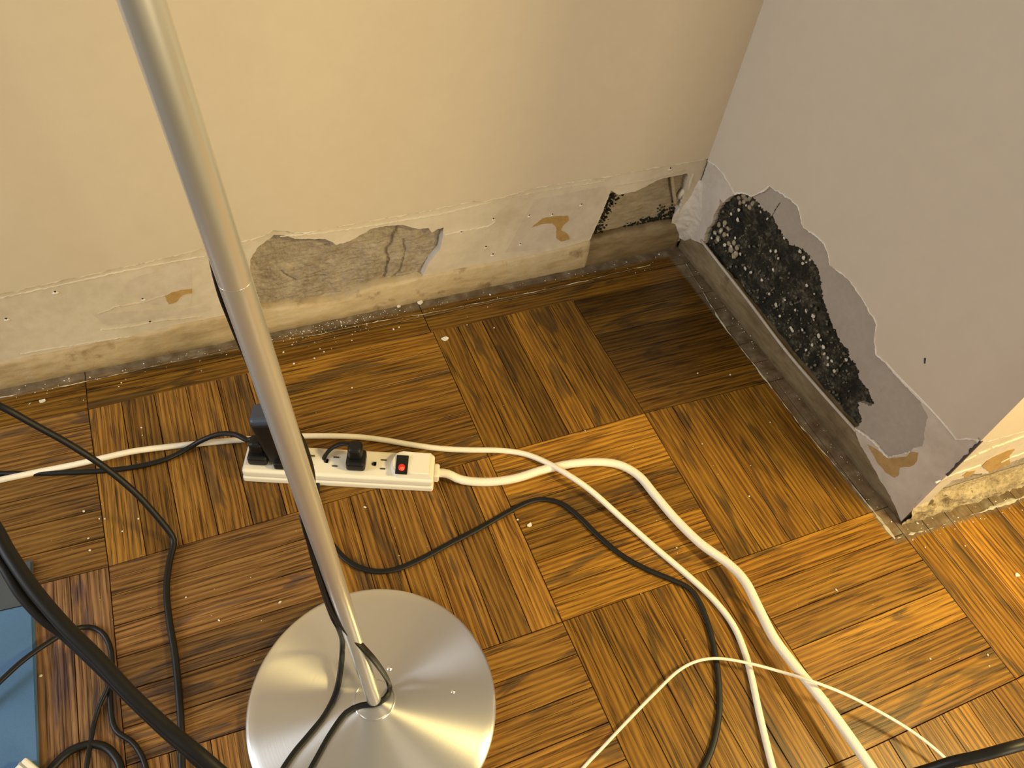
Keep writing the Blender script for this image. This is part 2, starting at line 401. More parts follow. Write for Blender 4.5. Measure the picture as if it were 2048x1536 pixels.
TONES[(2, 0)] = [.66, .68, .45, .95, .62, .58]
TONES[(3, 0)] = [.28, .45, .30, .34, .42, .62]  # darkened to paint in the pier's shadow on the corner floor
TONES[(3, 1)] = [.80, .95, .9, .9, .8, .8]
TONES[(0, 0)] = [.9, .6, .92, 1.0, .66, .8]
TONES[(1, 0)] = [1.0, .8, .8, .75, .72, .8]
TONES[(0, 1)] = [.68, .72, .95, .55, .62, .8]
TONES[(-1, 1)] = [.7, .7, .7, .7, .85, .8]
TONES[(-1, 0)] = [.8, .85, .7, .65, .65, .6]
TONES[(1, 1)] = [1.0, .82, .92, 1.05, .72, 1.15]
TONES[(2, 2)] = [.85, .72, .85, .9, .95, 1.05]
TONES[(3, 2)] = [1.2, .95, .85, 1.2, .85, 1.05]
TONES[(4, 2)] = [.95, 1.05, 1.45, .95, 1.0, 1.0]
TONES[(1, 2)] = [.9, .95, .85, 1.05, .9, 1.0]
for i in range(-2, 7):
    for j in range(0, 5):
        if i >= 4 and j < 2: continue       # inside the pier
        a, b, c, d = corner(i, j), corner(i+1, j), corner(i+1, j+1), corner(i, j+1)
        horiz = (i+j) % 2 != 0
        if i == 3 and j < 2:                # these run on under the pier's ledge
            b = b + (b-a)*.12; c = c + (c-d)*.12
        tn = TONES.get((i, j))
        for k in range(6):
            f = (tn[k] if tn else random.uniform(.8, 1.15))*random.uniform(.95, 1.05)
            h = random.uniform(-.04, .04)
            cool = 1+3.6*max(0, min(1, (1.3-i)/2.4))*(1 if j > 0 else .35)      # cool window light painted into the left squares' colour
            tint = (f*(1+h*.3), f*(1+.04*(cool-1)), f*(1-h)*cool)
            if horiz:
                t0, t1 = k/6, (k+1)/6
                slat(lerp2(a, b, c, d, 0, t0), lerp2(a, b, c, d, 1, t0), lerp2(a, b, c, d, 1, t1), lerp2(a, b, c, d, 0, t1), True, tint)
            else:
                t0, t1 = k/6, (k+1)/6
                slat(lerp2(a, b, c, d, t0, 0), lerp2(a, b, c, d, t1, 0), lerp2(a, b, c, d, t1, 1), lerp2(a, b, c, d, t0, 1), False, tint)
# border boards along the wall
def bz(i):                                  # line of the first row of squares, along the wall
    tab = [(-3, corner(-3, 0)), (0, corner(0, 0)), (2, corner(2, 0)), (3, corner(3, 0)), (4.2, gw(4.2, 0.0))]
    for (x0, p0), (x1, p1) in zip(tab, tab[1:]):
        if i <= x1: return p0 + (p1-p0)*((i-x0)/(x1-x0))
    return tab[-1][1]
for (i0, i1, tone) in ((-3, 0, .62), (0, 1.985, .60), (1.985, 4.1, .55)):
    n = 1
    a, b = bz(i0), bz(i1)
    slat(a+Vector((0, .036, 0)), b+Vector((0, .036, 0)), b, a, True, (tone, tone, tone), name='border_slat')
    slat(a+Vector((0, .10, 0)), b+Vector((0, .10, 0)), b+Vector((0, .0365, 0)), a+Vector((0, .0365, 0)), True, (tone*.9,)*3, name='border_slat')
# pier front border row
for (i0, i1) in ((4.0, 4.17), (4.17, 4.34), (4.34, 4.5), (4.5, 4.67), (4.67, 4.84), (4.84, 5.0), (5.0, 5.5)):
    slat(gw(i0, 1.95), gw(i1, 1.95), gw(i1, 2.0), gw(i0, 2.0), True, (.9, .9, .9), name='border_slat')

# ================================================================ WALL BEHIND THE LAMP
H = 2.4
def core(name, pts, z0, z1):
    n = len(pts); vs = [Vector((p.x, p.y, z0)) for p in pts] + [Vector((p.x, p.y, z1)) for p in pts]
    fs = [tuple(range(n)), tuple(range(2*n-1, n-1, -1))] + [(k, (k+1) % n, n+(k+1) % n, n+k) for k in range(n)]
    return from_data(name, vs, fs, 'brown_plaster')
wb = core('wall_back', [WB.w(0, 0, -.034), WB.w(WB.L+.05, 0, -.034), WB.w(WB.L+.05, 0, -.12), WB.w(0, 0, -.12)], -.011, H)
tag(wb, 'cream painted wall behind the lamp with the skirting torn off', None, None, 'structure')
LB = WB.L
# old plaster band, notched by the two holes
GHOST_D = -.003
holeA = W(WB, [(500, 640), (500, 520), (515, 495), (548, 470), (570, 470), (590, 478), (622, 478), (650, 478), (664, 484), (673, 490), (700, 482), (722, 470), (745, 457),
               (775, 452), (805, 450), (835, 458), (857, 456), (864, 465), (876, 458), (887, 455), (886, 470), (880, 500), (862, 520), (850, 540), (843, 558), (836, 580)], GHOST_D)
holeB = W(WB, [(1168, 510), (1180, 480), (1205, 425), (1222, 381), (1238, 390), (1256, 386), (1272, 382), (1290, 374), (1310, 363), (1325, 357), (1350, 352), (1374, 347),
               (1377, 352), (1366, 400), (1353, 440), (1349, 480)], GHOST_D)
top = W(WB, [(1412, 312), (1250, 335), (1082, 362), (964, 386), (732, 432), (492, 468), (200, 530), (0, 575)], GHOST_D)
lowz = .012
poly = [(.0, lowz), (holeA[0][0], lowz)] + rag(holeA, .0007, .0025, seed=1) + [(holeA[-1][0], lowz), (holeB[0][0], lowz)] + rag(holeB, .0006, .0025, seed=2) + [(holeB[-1][0], lowz), (LB+.008, lowz), (LB+.008, .215)] + top[1:] + [(0, top[-1][1]+.0)]
slab('old_plaster', WB, poly, -.033, GHOST_D, 'old_paint', wb)
# cream paint coat with a ragged lower edge
edge = W(WB, [(-900, 790), (0, 588), (60, 574), (137, 557), (205, 543), (300, 521), (345, 512), (400, 497), (430, 490), (492, 480), (530, 470), (545, 460), (565, 462), (590, 465), (618, 463), (680, 452), (732, 443), (800, 431),
               (841, 424), (900, 411), (950, 402), (964, 404), (1000, 395), (1040, 384), (1082, 373), (1120, 367), (1180, 358), (1222, 352), (1290, 338), (1340, 330), (1398, 320), (1413, 318)], 0)
edge[0] = (0.0, edge[1][1]-.002)
edge[-1] = (LB+.004, edge[-1][1])
e2 = rag(edge, .0009, .003, seed=5)
slab('paint_coat', WB, e2 + [(LB+.004, H), (0, H)], GHOST_D-.001, 0.0, 'paint', wb)
# torn white paint showing under the edge
low = []
for s, z in e2:
    k = .0022+.0028*noise.noise(Vector((s*38, 3.1, 0)))+.0016*noise.noise(Vector((s*190, 7.7, 0)))
    low.append((s, z-max(.0004, k)))
slab('torn_paint_edge', WB, low + [(s, z+.004) for s, z in reversed(e2)], GHOST_D-.0005, -.0014, 'torn', wb)
# second, lower ridge of old caulk left of the hole
for (lst, th) in (([(0, 596), (137, 566), (300, 531), (410, 512)], .0012), ([(560, 473), (640, 466), (740, 452), (880, 428), (985, 403)], .0011), ([(985, 399), (1060, 386), (1210, 361)], .0012),
                  ([(195, 628), (230, 614), (290, 603), (330, 590)], .0009), ([(200, 660), (260, 653), (330, 640), (400, 633)], .0008), ([(835, 556), (880, 549), (990, 530), (1080, 508), (1160, 488)], .0013),
                  ([(890, 470), (925, 462), (975, 453), (990, 442)], .0015), ([(40, 708), (130, 693), (200, 681), (300, 668)], .0011), ([(1230, 372), (1290, 362), (1370, 340)], .0009)):
    c = rag(W(WB, lst, GHOST_D), .0008, .003, seed=lst[0][0]*.01)
    up = [(s, z+th*max(.06, .55+1.5*noise.noise(Vector((s*55, 2, z*9)))+.8*noise.noise(Vector((s*210, 5, 1))))) for s, z in c]
    slab('caulk_ridge', WB, c + list(reversed(up)), GHOST_D-.0005, GHOST_D+.0012, 'torn' if lst[0][1] < 600 and lst[0][0] < 1200 and lst[0][0] != 195 else 'old_paint', wb)
# patches where only the first coat is left, and glue stains
def patch(name, wall, pts, d, th, m, parent, amp=.0007, seed=0):
    return slab(name, wall, rag(W(wall, pts, d), amp, .0025, closed=True, seed=seed), d-.0004, d+th, m, parent)
patch('flaked_patch', WB, [(252, 575), (258, 560), (275, 553), (302, 545), (330, 535), (365, 527), (382, 536), (381, 560), (384, 585), (380, 610), (330, 612), (290, 604), (275, 594), (265, 585)], GHOST_D, .0003, 'old_paint_side', wb, seed=3)
patch('flaked_patch', WB, [(188, 630), (215, 626), (270, 622), (300, 619), (370, 618), (395, 612), (424, 614), (420, 622), (340, 632), (270, 645), (214, 651), (200, 640)], GHOST_D, .0003, 'old_paint_side', wb, seed=4)
patch('flaked_patch', WB, [(1068, 400), (1110, 392), (1210, 372), (1216, 388), (1200, 425), (1178, 476), (1120, 488), (1060, 500), (1010, 505), (1040, 450)], GHOST_D, .0003, 'old_paint_side', wb, seed=6)
patch('glue_stain', WB, [(330, 592), (342, 585), (360, 580), (384, 577), (384, 585), (365, 590), (352, 604), (338, 608)], GHOST_D, .0009, 'tan', wb)
patch('glue_stain', WB, [(1062, 455), (1085, 436), (1104, 433), (1136, 431), (1138, 440), (1126, 450), (1122, 460), (1135, 468), (1139, 478), (1122, 483), (1112, 476), (1113, 455), (1104, 446), (1085, 447)], GHOST_D, .0009, 'tan', wb)
# nail holes with little craters
for (u, v) in [(285, 597), (300, 643), (972, 493), (1041, 487), (986, 508), (1058, 430), (1105, 428), (1163, 408), (987, 437), (923, 463), (1341, 336), (110, 583), (12, 637), (962, 396)]:
    s, z = WB.px(u, v, GHOST_D); c = WB.w(s, z, GHOST_D+.0004)
    bm = bmesh.new()
    mt = Matrix.Translation(c) @ Matrix.Rotation(math.pi/2, 4, 'X')
    bmesh.ops.create_cone(bm, cap_ends=True, segments=9, radius1=random.uniform(.0012, .0020), radius2=.001, depth=.0012, matrix=mt)
    hole = bm_obj('nail_hole', bm, 'dark_hole', wb)
    bm = bmesh.new()
    bmesh.ops.create_uvsphere(bm, u_segments=8, v_segments=5, radius=random.uniform(.0022, .0034), matrix=Matrix.Translation(c+Vector((random.uniform(-.001, .001), .0005, -.0028))) @ Matrix.Diagonal((1.3, .45, .8, 1)))
    bm_obj('paint_blister', bm, 'torn', wb, True)
# rough brown coat inside the wide hole
crackA = [W(WB, [(795, 452), (785, 470), (781, 490), (770, 500), (776, 520), (770, 545), (764, 566)], -.016), W(WB, [(806, 478), (810, 500), (805, 520), (798, 540), (785, 553), (770, 566)], -.016),
          W(WB, [(560, 570), (610, 556), (650, 552)], -.016), W(WB, [(560, 540), (575, 552), (590, 560)], -.016)]
def fA(s, z):
    d = -.0155 + .0028*ridge(s, z, 28, 3.3, 4) + .0012*noise.noise(Vector((s*60, z*260, 5)))
    for n, c in enumerate(crackA):
        q = dist_poly(s+.0015*noise.noise(Vector((s*140, z*140, 1))), z, c); w = (.0034, .0018, .0022, .0015)[n]
        if q < w: d -= .007*(1-q/w)
    p = noise.voronoi(Vector((s*90, z*90, 2)))[0][0]
    if p < .12: d -= .003*(1-p/.12)
    return d
s0 = holeA[0][0]-.01; s1 = max(p[0] for p in holeA)+.01
field('exposed_brown_plaster', WB, s0, s1, .005, .20, .0016, fA, 'brown_plaster', wb)
# mouldy plaster inside the hole by the corner
def fB(s, z):
    d = -.018 + .0020*ridge(s, z, 35, 8.3, 4)
    return d + .0012*noise.noise(Vector((s*50, z*220, 5)))
b0 = min(p[0] for p in holeB)-.01
field('mouldy_recess_plaster', WB, b0, LB+.004, .005, .215, .0018, fB, 'mold_light', wb)
# mould colonies: clumps of small lumps low down and along the left edge of that recess
def lumps(name, wall, spots, m, parent, rmin=.0012, rmax=.003, flat=.6, kind='stuff'):
    bm = bmesh.new()
    for (s, z, d) in spots:
        r = random.uniform(rmin, rmax)
        mt = Matrix.Translation(wall.w(s, z, d)) @ Matrix.Rotation(random.uniform(0, 6.28), 4, Vector((random.random(), random.random(), .3)).normalized()) @ Matrix.Diagonal((r*random.uniform(.8, 1.6), r*random.uniform(.6, 1.1), r*random.uniform(.7, 1.4), 1))
        bmesh.ops.create_icosphere(bm, subdivisions=1, radius=1, matrix=mt)
    o = bm_obj(name, bm, m, parent); o['kind'] = kind; return o
spots = []
for _ in range(520):
    t = random.random()
    if random.random() < .72:
        u = 1195+t*155; v = 478-t*33 - abs(random.gauss(0, 1))*(4+22*max(0, t-.25)) ; dd = -.017
    else:
        u = 1222-t*40+abs(random.gauss(0, 9)); v = 388+t*90; dd = -.0165
    s, z = WB.px(u, v, dd); spots.append((s, z, dd))
lumps('black_mould', WB, spots, 'mold', wb, .0010, .0030)
# laths standing in the recess
def rod(name, wall, pts, r, m, parent):
    return cord(name, [wall.w(*wall.px(u, v, d), d) for u, v, d in pts], r, m, parent, seg=8)
rod('lath', WB, [(1343, 352, -.011), (1347, 380, -.010), (1351, 408, -.011)], .0035, 'wood_lath', wb)
rod('plaster_lump', WB, [(1374, 374, -.012), (1366, 382, -.010), (1357, 394, -.012)], .0055, 'chip', wb)
rod('plaster_lump', WB, [(1384, 345, -.008), (1379, 362, -.007), (1374, 380, -.009)], .0058, 'chip', wb)
# ledge along the floor
def ledge(name, wall, s0, s1, topfn, d, m, parent, seed, rough=.0010, round_=.005, step=.004):
    n = max(2, int((s1-s0)/step)); vs = []; fs = []; K = 9
    for k in range(n+1):
        s = s0+(s1-s0)*k/n; t = topfn(s)+.0012*noise.noise(Vector((s*120, seed, 0)))+.0010*noise.noise(Vector((s*40, seed, 4)))
        prof = [(-.025, -.011), (d, -.011), (d, t*.30), (d+.0005, t*.62), (d-.0003, t-round_), (d-round_*.3, t-round_*.3), (d-round_, t), (d-.018, t+.0005), (d-.025, t)]
        for q, (pd, pz) in enumerate(prof):
            jj = rough*noise.noise(Vector((s*90, pz*140, seed+q))) if 1 <= q <= 6 else 0
            if 2 <= q <= 5: jj += rough*1.2*noise.noise(Vector((s*25, pz*60, seed)))
            vs.append(wall.w(s, pz, pd+jj))
    for k in range(n):
        for q in range(K-1):
            a = k*K+q; fs.append((a, a+1, a+K+1, a+K))
    fs.append(tuple(range(K))); fs.append(tuple(n*K+q for q in range(K)))
    return from_data(name, vs, fs, m, parent, smooth=True)
ltab = sorted(W(WB, [(0, 728), (60, 716), (137, 701), (205, 687), (300, 668), (342, 655), (461, 632), (536, 621), (606, 612), (660, 606), (694, 598), (724, 583), (753, 573), (800, 566), (838, 557), (929, 538), (1000, 525), (1060, 513), (1130, 497), (1184, 482)], .001))
sj = WB.px(1178, 500, .001)[0]
ledge('ledge', WB, 0, sj, lambda s: interp(ltab, s), .0015, 'ledge', wb, 1.0, rough=.0013)
l2 = sorted(W(WB, [(1180, 484), (1260, 466), (1330, 452), (1348, 450)], .001))
ledge('ledge_end_piece', WB, sj+.0005, LB-.003, lambda s: interp(l2, s)*(1 if s < LB-.014 else .95), -.0005, 'ledge_dark', wb, 2.0, rough=.0006, round_=.008)

# ================================================================ PIER: SIDE AND FRONT
LR = WR.L
pier = core('wall_right', [WR.w(-.06, 0, -.030), WR.w(LR-.002, 0, -.030), WO.w(.030, 0, -.006), WO.w(WO.L, 0, -.006), WO.w(WO.L, 0, -.9), WR.w(-.06, 0, -1.0)], -.011, H)
tag(pier, 'greyish cream side of the wall pier with mouldy broken plaster low down', None, None, 'structure')
scal = [(1412, 318), (1430, 330), (1444, 344), (1458, 366), (1470, 388), (1476, 387), (1484, 386), (1495, 389), (1503, 393), (1520, 384), (1534, 379), (1539, 372), (1552, 381), (1566, 388), (1584, 400), (1596, 412), (1601, 428), (1603, 444), (1607, 454),
        (1622, 464), (1637, 476), (1648, 488), (1655, 503), (1658, 517), (1660, 530), (1675, 541), (1693, 555), (1707, 570), (1719, 588), (1730, 605), (1739, 623), (1750, 640), (1753, 650), (1750, 670), (1750, 690), (1753, 708),
        (1768, 722), (1790, 748), (1830, 790), (1873, 830), (1895, 856), (1914, 879), (1935, 877), (1962, 882)]
sc = W(WR, scal, 0); sc[0] = (0, sc[0][1]); sc[-1] = (LR, sc[-1][1])
sc2 = rag(sc, .0006, .0025, seed=11)
slab('paint_coat', WR, sc2 + [(LR, H), (0, H)], -.0035, 0.0, 'paint', pier)
rim_o, rim_i = [], []
for k, (s, z) in enumerate(sc2):
    a = Vector(sc2[max(0, k-2)]); b = Vector(sc2[min(len(sc2)-1, k+2)]); t = (b-a); nr = Vector((t.y, -t.x)); nr = nr.normalized() if nr.length else Vector((0, -1))
    g = max(.0001, .0009+.0016*noise.noise(Vector((s*45, z*45, 2)))+.0012*noise.noise(Vector((s*200, z*200, 5))))
    h = max(.0001, .0007+.0020*noise.noise(Vector((s*38, z*38, 12)))+.0010*noise.noise(Vector((s*170, z*170, 15))))
    rim_o.append((s+nr.x*g, z+nr.y*g)); rim_i.append((s-nr.x*h, z-nr.y*h))
rim_o[0] = (0, rim_o[0][1]); rim_o[-1] = (LR, rim_o[-1][1]); rim_i[0] = (0, rim_i[0][1]); rim_i[-1] = (LR, rim_i[-1][1])
slab('torn_paint_edge', WR, rim_o + list(reversed(rim_i)), -.0036, .0006, 'torn', pier)
# raised old paint line that runs down to the pier's corner
rod('paint_ridge', WR, [(1771, 722, -.0012), (1800, 755, -.0010), (1835, 790, -.0010), (1873, 830, -.0010), (1900, 861, -.0012), (1914, 879, -.0015)], .0019, 'torn', pier)
patch('scuff_mark', WR, [(1848, 716), (1852, 716), (1851, 727), (1848, 727)], 0.0, .0002, 'bead', pier, amp=.0003)
# grey skim coat, broken away over the mouldy rubble
blk = [(1497, 388), (1511, 399), (1518, 408), (1524, 417), (1535, 424), (1543, 430), (1550, 440), (1557, 455), (1564, 468), (1574, 482), (1584, 490), (1598, 494), (1606, 500), (1618, 510), (1628, 526), (1637, 538), (1641, 556), (1642, 575), (1647, 597), (1652, 617), (1662, 642),
       (1672, 664), (1684, 688), (1698, 704), (1700, 718), (1711, 726), (1718, 740), (1716, 752), (1727, 768), (1736, 780), (1741, 790), (1748, 808), (1738, 812), (1728, 808), (1718, 806), (1716, 820), (1724, 838), (1717, 850), (1707, 858), (1690, 870)]
bk = rag(W(WR, blk, -.004), .0023, .0016, seed=21, freq=230)
right = W(WR, [(1690, 940), (1830, 960), (1880, 860), (1800, 700), (1740, 570), (1640, 420), (1550, 350), (1497, 360)], -.004)
slab('grey_skim_plaster', WR, bk + right, -.029, -.004, 'grey_plaster', pier)
# black rubble
crk = W(WR, [(1560, 405), (1553, 415), (1548, 424), (1543, 432)], -.004)
slab('skim_crack', WR, rag(crk, .001, .002, seed=4) + list(reversed([(s+.0012, z+.0006) for s, z in crk])), -.0045, -.0036, 'dark_hole', pier)
def fM(s, z):
    d = -.0125 + .0042*ridge(s, z, 34, 1.3, 5)
    p = noise.voronoi(Vector((s*95, z*95, 6)))[0][0]
    return min(-.0046, d + .0035*max(0, .45-p))
field('mouldy_rubble', WR, .004, W(WR, [(1755, 860)], -.01)[0][0]+.01, .004, .215, .0017, fM, 'mold', pier)
# pale chips of aggregate set in the rubble
chips = [(1541, 502), (1551, 503), (1556, 517), (1462, 493), (1470, 505), (1490, 537), (1501, 545), (1600, 503), (1607, 516), (1612, 525), (1620, 520), (1605, 527), (1613, 571), (1628, 588), (1559, 632), (1581, 655), (1585, 662), (1604, 660), (1612, 622), (1626, 632), (1627, 640),
         (1637, 672), (1641, 680), (1624, 690), (1646, 694), (1648, 708), (1692, 720), (1410, 472), (1583, 658), (1655, 716), (1612, 700), (1668, 742), (1655, 730), (1663, 722), (1477, 420), (1492, 411), (1518, 412), (1521, 424), (1462, 428), (1475, 440), (1447, 452), (1455, 470), (1436, 480), (1449, 490),
         (1423, 476), (1430, 466), (1441, 462), (1480, 508), (1546, 540), (1523, 560), (1538, 588), (1552, 610), (1569, 600), (1590, 620), (1534, 438), (1470, 476), (1568, 476)]
bm = bmesh.new()
for (u, v) in chips:
    s, z = WR.px(u, v, -.008); r = random.uniform(.0018, .0034)
    mt = Matrix.Translation(WR.w(s, z, -.0085)) @ Matrix.Rotation(random.uniform(0, 6.28), 4, 'X') @ Matrix.Diagonal((r*.7, r*random.uniform(.8, 1.5), r*random.uniform(.8, 1.4), 1))
    q = bmesh.ops.create_icosphere(bm, subdivisions=1, radius=1, matrix=mt)
    for x in q['verts']: x.co += Vector((random.uniform(-1, 1), random.uniform(-1, 1), random.uniform(-1, 1)))*r*.18
o = bm_obj('aggregate_chips', bm, 'chip', pier); o['kind'] = 'stuff'
spots = []
for _ in range(300):
    u = random.uniform(1420, 1700); v = 485+(u-1408)*1.21 - random.uniform(5, 150)
    s, z = WR.px(u, v, -.010)
    if z < .16 and s > .02: spots.append((s, z, -.0095))
lumps('rubble_grit', WR, spots, 'mold_grit', pier, .0009, .0026)
# larger pale lumps near the corner
for pts in ([(1456, 488), (1466, 486), (1472, 496), (1470, 508), (1460, 500), (1466, 512)], [(1436, 450), (1448, 446), (1454, 458), (1447, 470), (1434, 478), (1428, 466), (1440, 462)], [(1476, 396), (1486, 391), (1498, 397), (1503, 408), (1497, 415), (1486, 404), (1478, 406), (1490, 398)]):
    bm = bmesh.new()
    for (u, v) in pts:
        s_, z_ = WR.px(u, v, -.008); r = random.uniform(.0034, .0052)
        q = bmesh.ops.create_icosphere(bm, subdivisions=2, radius=1, matrix=Matrix.Translation(WR.w(s_, z_, -.0105)) @ Matrix.Diagonal((r*.75, r*random.uniform(.9, 1.4), r*random.uniform(.9, 1.4), 1)))
        for x in q['verts']: x.co += Vector((1, 1, 1))*noise.noise(x.co*300)*.0012
    bm_obj('plaster_lump', bm, 'mold_light', pier, True)
# lilac-white old paint: lump in the corner and the piece at the pier's foot
cl = W(WR, [(1412, 312), (1475, 360), (1482, 385), (1470, 389), (1455, 397), (1445, 406), (1440, 398), (1437, 414), (1428, 428), (1424, 446), (1414, 458), (1409, 470), (1406, 488), (1384, 480), (1370, 462), (1356, 470)], -.0015)
cl[0] = (0.0, cl[0][1]); cl[-1] = (0.0, .028)
slab('old_plaster', WR, rag(cl, .0010, .0025, closed=True, seed=31), -.029, -.0018, 'old_paint_side', pier)
def corner_blob():
    nz_, nt = 60, 30; vs, fs = [], []
    for k in range(nz_+1):
        z = .024+.128*k/nz_; e = min(1, max(0, math.sin(math.pi*min(1, max(0, (z-.016)/.140)))))**.55
        a_ = WB.w(LB-.030*e*(1.0 if z < .075 else max(.35, 1-(z-.075)/.07)), z, -.006); b_ = WR.w(.046*e, z, -.005)
        c_ = WB.w(LB, z, 0)+(WB.n+WR.n)*(.0035*e-.004*(1-e))
        for q in range(nt+1):
            t = q/nt; p = a_*(1-t)**2+c_*2*t*(1-t)+b_*t*t
            w = math.sin(math.pi*t)*e
            p = p+(WB.n+WR.n).normalized()*w*(.0042*ridge(t*.07, z, 45, 2.7, 3)+.0018*ridge(t*.07, z, 150, 6.1, 2)); vs.append(p)
    for k in range(nz_):
        for q in range(nt):
            x = k*(nt+1)+q; fs.append((x, x+1, x+nt+2, x+nt+1))
    return from_data('plaster_build_up', vs, fs, 'old_paint_side', pier, smooth=True)
corner_blob()
ft = W(WR, [(1708, 855), (1727, 866), (1741, 877), (1757, 892), (1776, 914), (1803, 908), (1822, 903), (1827, 896), (1844, 893), (1848, 880), (1849, 864), (1852, 846), (1856, 834), (1840, 806), (1880, 800), (1930, 860)], -.001)
lap = W(WR, [(1797, 1037), (1790, 1012), (1776, 985), (1760, 960), (1746, 934), (1736, 915), (1722, 893), (1713, 872)], -.0012)
ftp = [(LR-.0005, lap[0][1])] + rag(lap[1:], .0010, .003, seed=51) + rag(ft, .0009, .0025, seed=41) + [(LR-.0005, ft[-1][1])]
slab('old_plaster', WR, ftp, -.029, -.0012, 'old_paint_side', pier)
fe = W(WR, [(1708, 855), (1727, 866), (1741, 877), (1757, 892), (1776, 914), (1803, 908), (1822, 903)], -.001)
f2 = rag(fe, .0008, .002, seed=43)
slab('torn_paint_edge', WR, f2 + [(s-.0005, z-.003-.0022*noise.noise(Vector((s*220, z*220, 1)))) for s, z in reversed(f2)], -.003, -.0004, 'torn', pier)
patch('glue_stain', WR, [(1735, 888), (1752, 898), (1776, 917), (1790, 915), (1812, 914), (1822, 903), (1836, 905), (1835, 920), (1826, 932), (1800, 935), (1797, 950), (1790, 955), (1772, 945), (1755, 925)], -.0012, .0006, 'tan', pier, seed=6)
# side ledge with a pale lip
rt = sorted(W(WR, [(1395, 470), (1408, 486), (1470, 566), (1571, 702), (1640, 783), (1712, 862)], .001))
ledge('ledge', WR, .0, LR-.002, lambda s: min(interp(rt, s), .05), -.0025, 'ledge_side', pier, 5.0, rough=.0009, round_=.004)
rod('ledge_lip', WR, [(1402, 480, -.001), (1440, 529, -.0005), (1500, 606, -.0005), (1571, 700, 0), (1640, 781, 0), (1712, 862, -.001)], .0026, 'lip', pier)
# pier front
LO = WO.L
fo = W(WO, [(1958, 884), (1985, 880), (2010, 873), (2048, 862), (2120, 843)], 0); fo[0] = (-.0005, fo[0][1]); fo[-1] = (LO, fo[-1][1]-.0)
fe = rag(fo[:-1], .0009, .0025, seed=61) + [fo[-1]]
slab('paint_coat', WO, fe + [(LO, H), (-.0005, H)], -.005, 0.0, 'paint', pier)
slab('torn_paint_edge', WO, [(s, z-.0045-.003*noise.noise(Vector((s*60, 1, 1)))) for s, z in fe] + [(s, z+.003) for s, z in reversed(fe)], -.005, -.0012, 'torn', pier)
op = W(WO, [(1800, 1030), (1850, 995), (1872, 975), (1890, 972), (1905, 962), (1925, 957), (1945, 948), (1975, 948), (1985, 940), (2010, 930), (2048, 915), (2110, 900)], -.002)
op[0] = (.001, op[0][1]); op[-1] = (LO, op[-1][1])
slab('old_plaster', WO, rag(op[:-1], .0014, .0025, seed=63) + [op[-1], (LO, .23), (.001, .23)], -.0055, -.0022, 'old_paint', pier)
patch('glue_stain', WO, [(1963, 932), (1975, 920), (1990, 912), (2012, 902), (2030, 897), (2018, 912), (2020, 926), (2000, 935), (1980, 945), (1972, 938)], -.0022, .0006, 'tan', pier, seed=7)
patch('glue_stain', WO, [(1925, 950), (1935, 943), (1950, 941), (1945, 948), (1932, 955)], -.0022, .0006, 'tan', pier, seed=8)
for lst in ([(1925, 922), (1955, 908), (1990, 893), (2048, 872)], [(1870, 966), (1900, 950), (1930, 940), (1960, 930)], [(2000, 925), (2020, 915), (2048, 905)]):
    c = rag(W(WO, lst, -.0022), .0012, .003, seed=lst[0][0]); up = [(s, z+.0022*(.5+abs(noise.noise(Vector((s*120, 2, 1)))))) for s, z in c]
    slab('caulk_ridge', WO, c + list(reversed(up)), -.003, -.0006, 'torn', pier)
# crumbling ledge in front
def fO(s, z):
    t = .052+.010*noise.noise(Vector((s*40, 0, 3)))
    d = .004 + .004*ridge(s, z, 60, 2.2, 4) - .010*max(0, (z-.030)/.022)
    g = Vector((s-.060, z-.028)).length
    if g < .016: d -= .010*(1-g/.016)
    return max(-.0052, d) if z < t else -.0052
field('crumbling_ledge', WO, .0, LO, -.002, .070, .002, fO, 'ledge_rough', pier)
# dark bead laid bare on the corner
bead = W(WR, [(1958, 878), (1944, 888), (1928, 902), (1916, 920), (1903, 935), (1893, 950)], 0)
zb = [bead[-1][1]+(bead[0][1]-bead[-1][1])*k/24 for k in range(25)]
slab('corner_bead', WR, [(LR+.0012, zb[0]), (LR+.0012, zb[-1])] + [(LR-max(.0002, .0016+.0042*noise.noise(Vector((z*120, 1, 1)))), z) for z in reversed(zb)], -.003, .0007, 'bead', pier)

# ---- lines of white dust left on the boards
def dust(name, pts, w, seed, base=.45):
    C = catmull(pts, .003); vs = []; fs = []
    for k, p in enumerate(C):
        t = (C[min(k+1, len(C)-1)]-C[max(k-1, 0)]).normalized(); sd = Vector((-t.y, t.x, 0))
        a = w*max(.0, base+1.9*noise.noise(p*22+Vector((seed, 0, 0)))+1.2*noise.noise(p*110+Vector((seed, 3, 0)))); off = .0018*noise.noise(p*40)
        vs += [p+sd*(off-a)+Vector((0, 0, .00025)), p+sd*off+Vector((0, 0, .0011)), p+sd*(off+a)+Vector((0, 0, .00025))]
    for k in range(len(C)-1):
        for q in range(2): fs.append((k*3+q, k*3+q+1, k*3+q+4, k*3+q+3))
    o = from_data(name, vs, fs, 'dust', floor); o['kind'] = 'stuff'; return o
dust('dust_line', [F(1372, 528), F(1440, 640), F(1520, 745), F(1600, 850), F(1700, 965), F(1790, 1078)], .0015, 1)
dust('dust_line', [F(1790, 1078), F(1900, 1045), F(2048, 993), F(2120, 968)], .0024, 2)
dust('dust_line', [F(-60, 806), F(150, 768), F(330, 728), F(560, 682), F(640, 668), F(760, 643), F(880, 622), F(1000, 598), F(1130, 571), F(1300, 530)], .0012, 3, -.12)

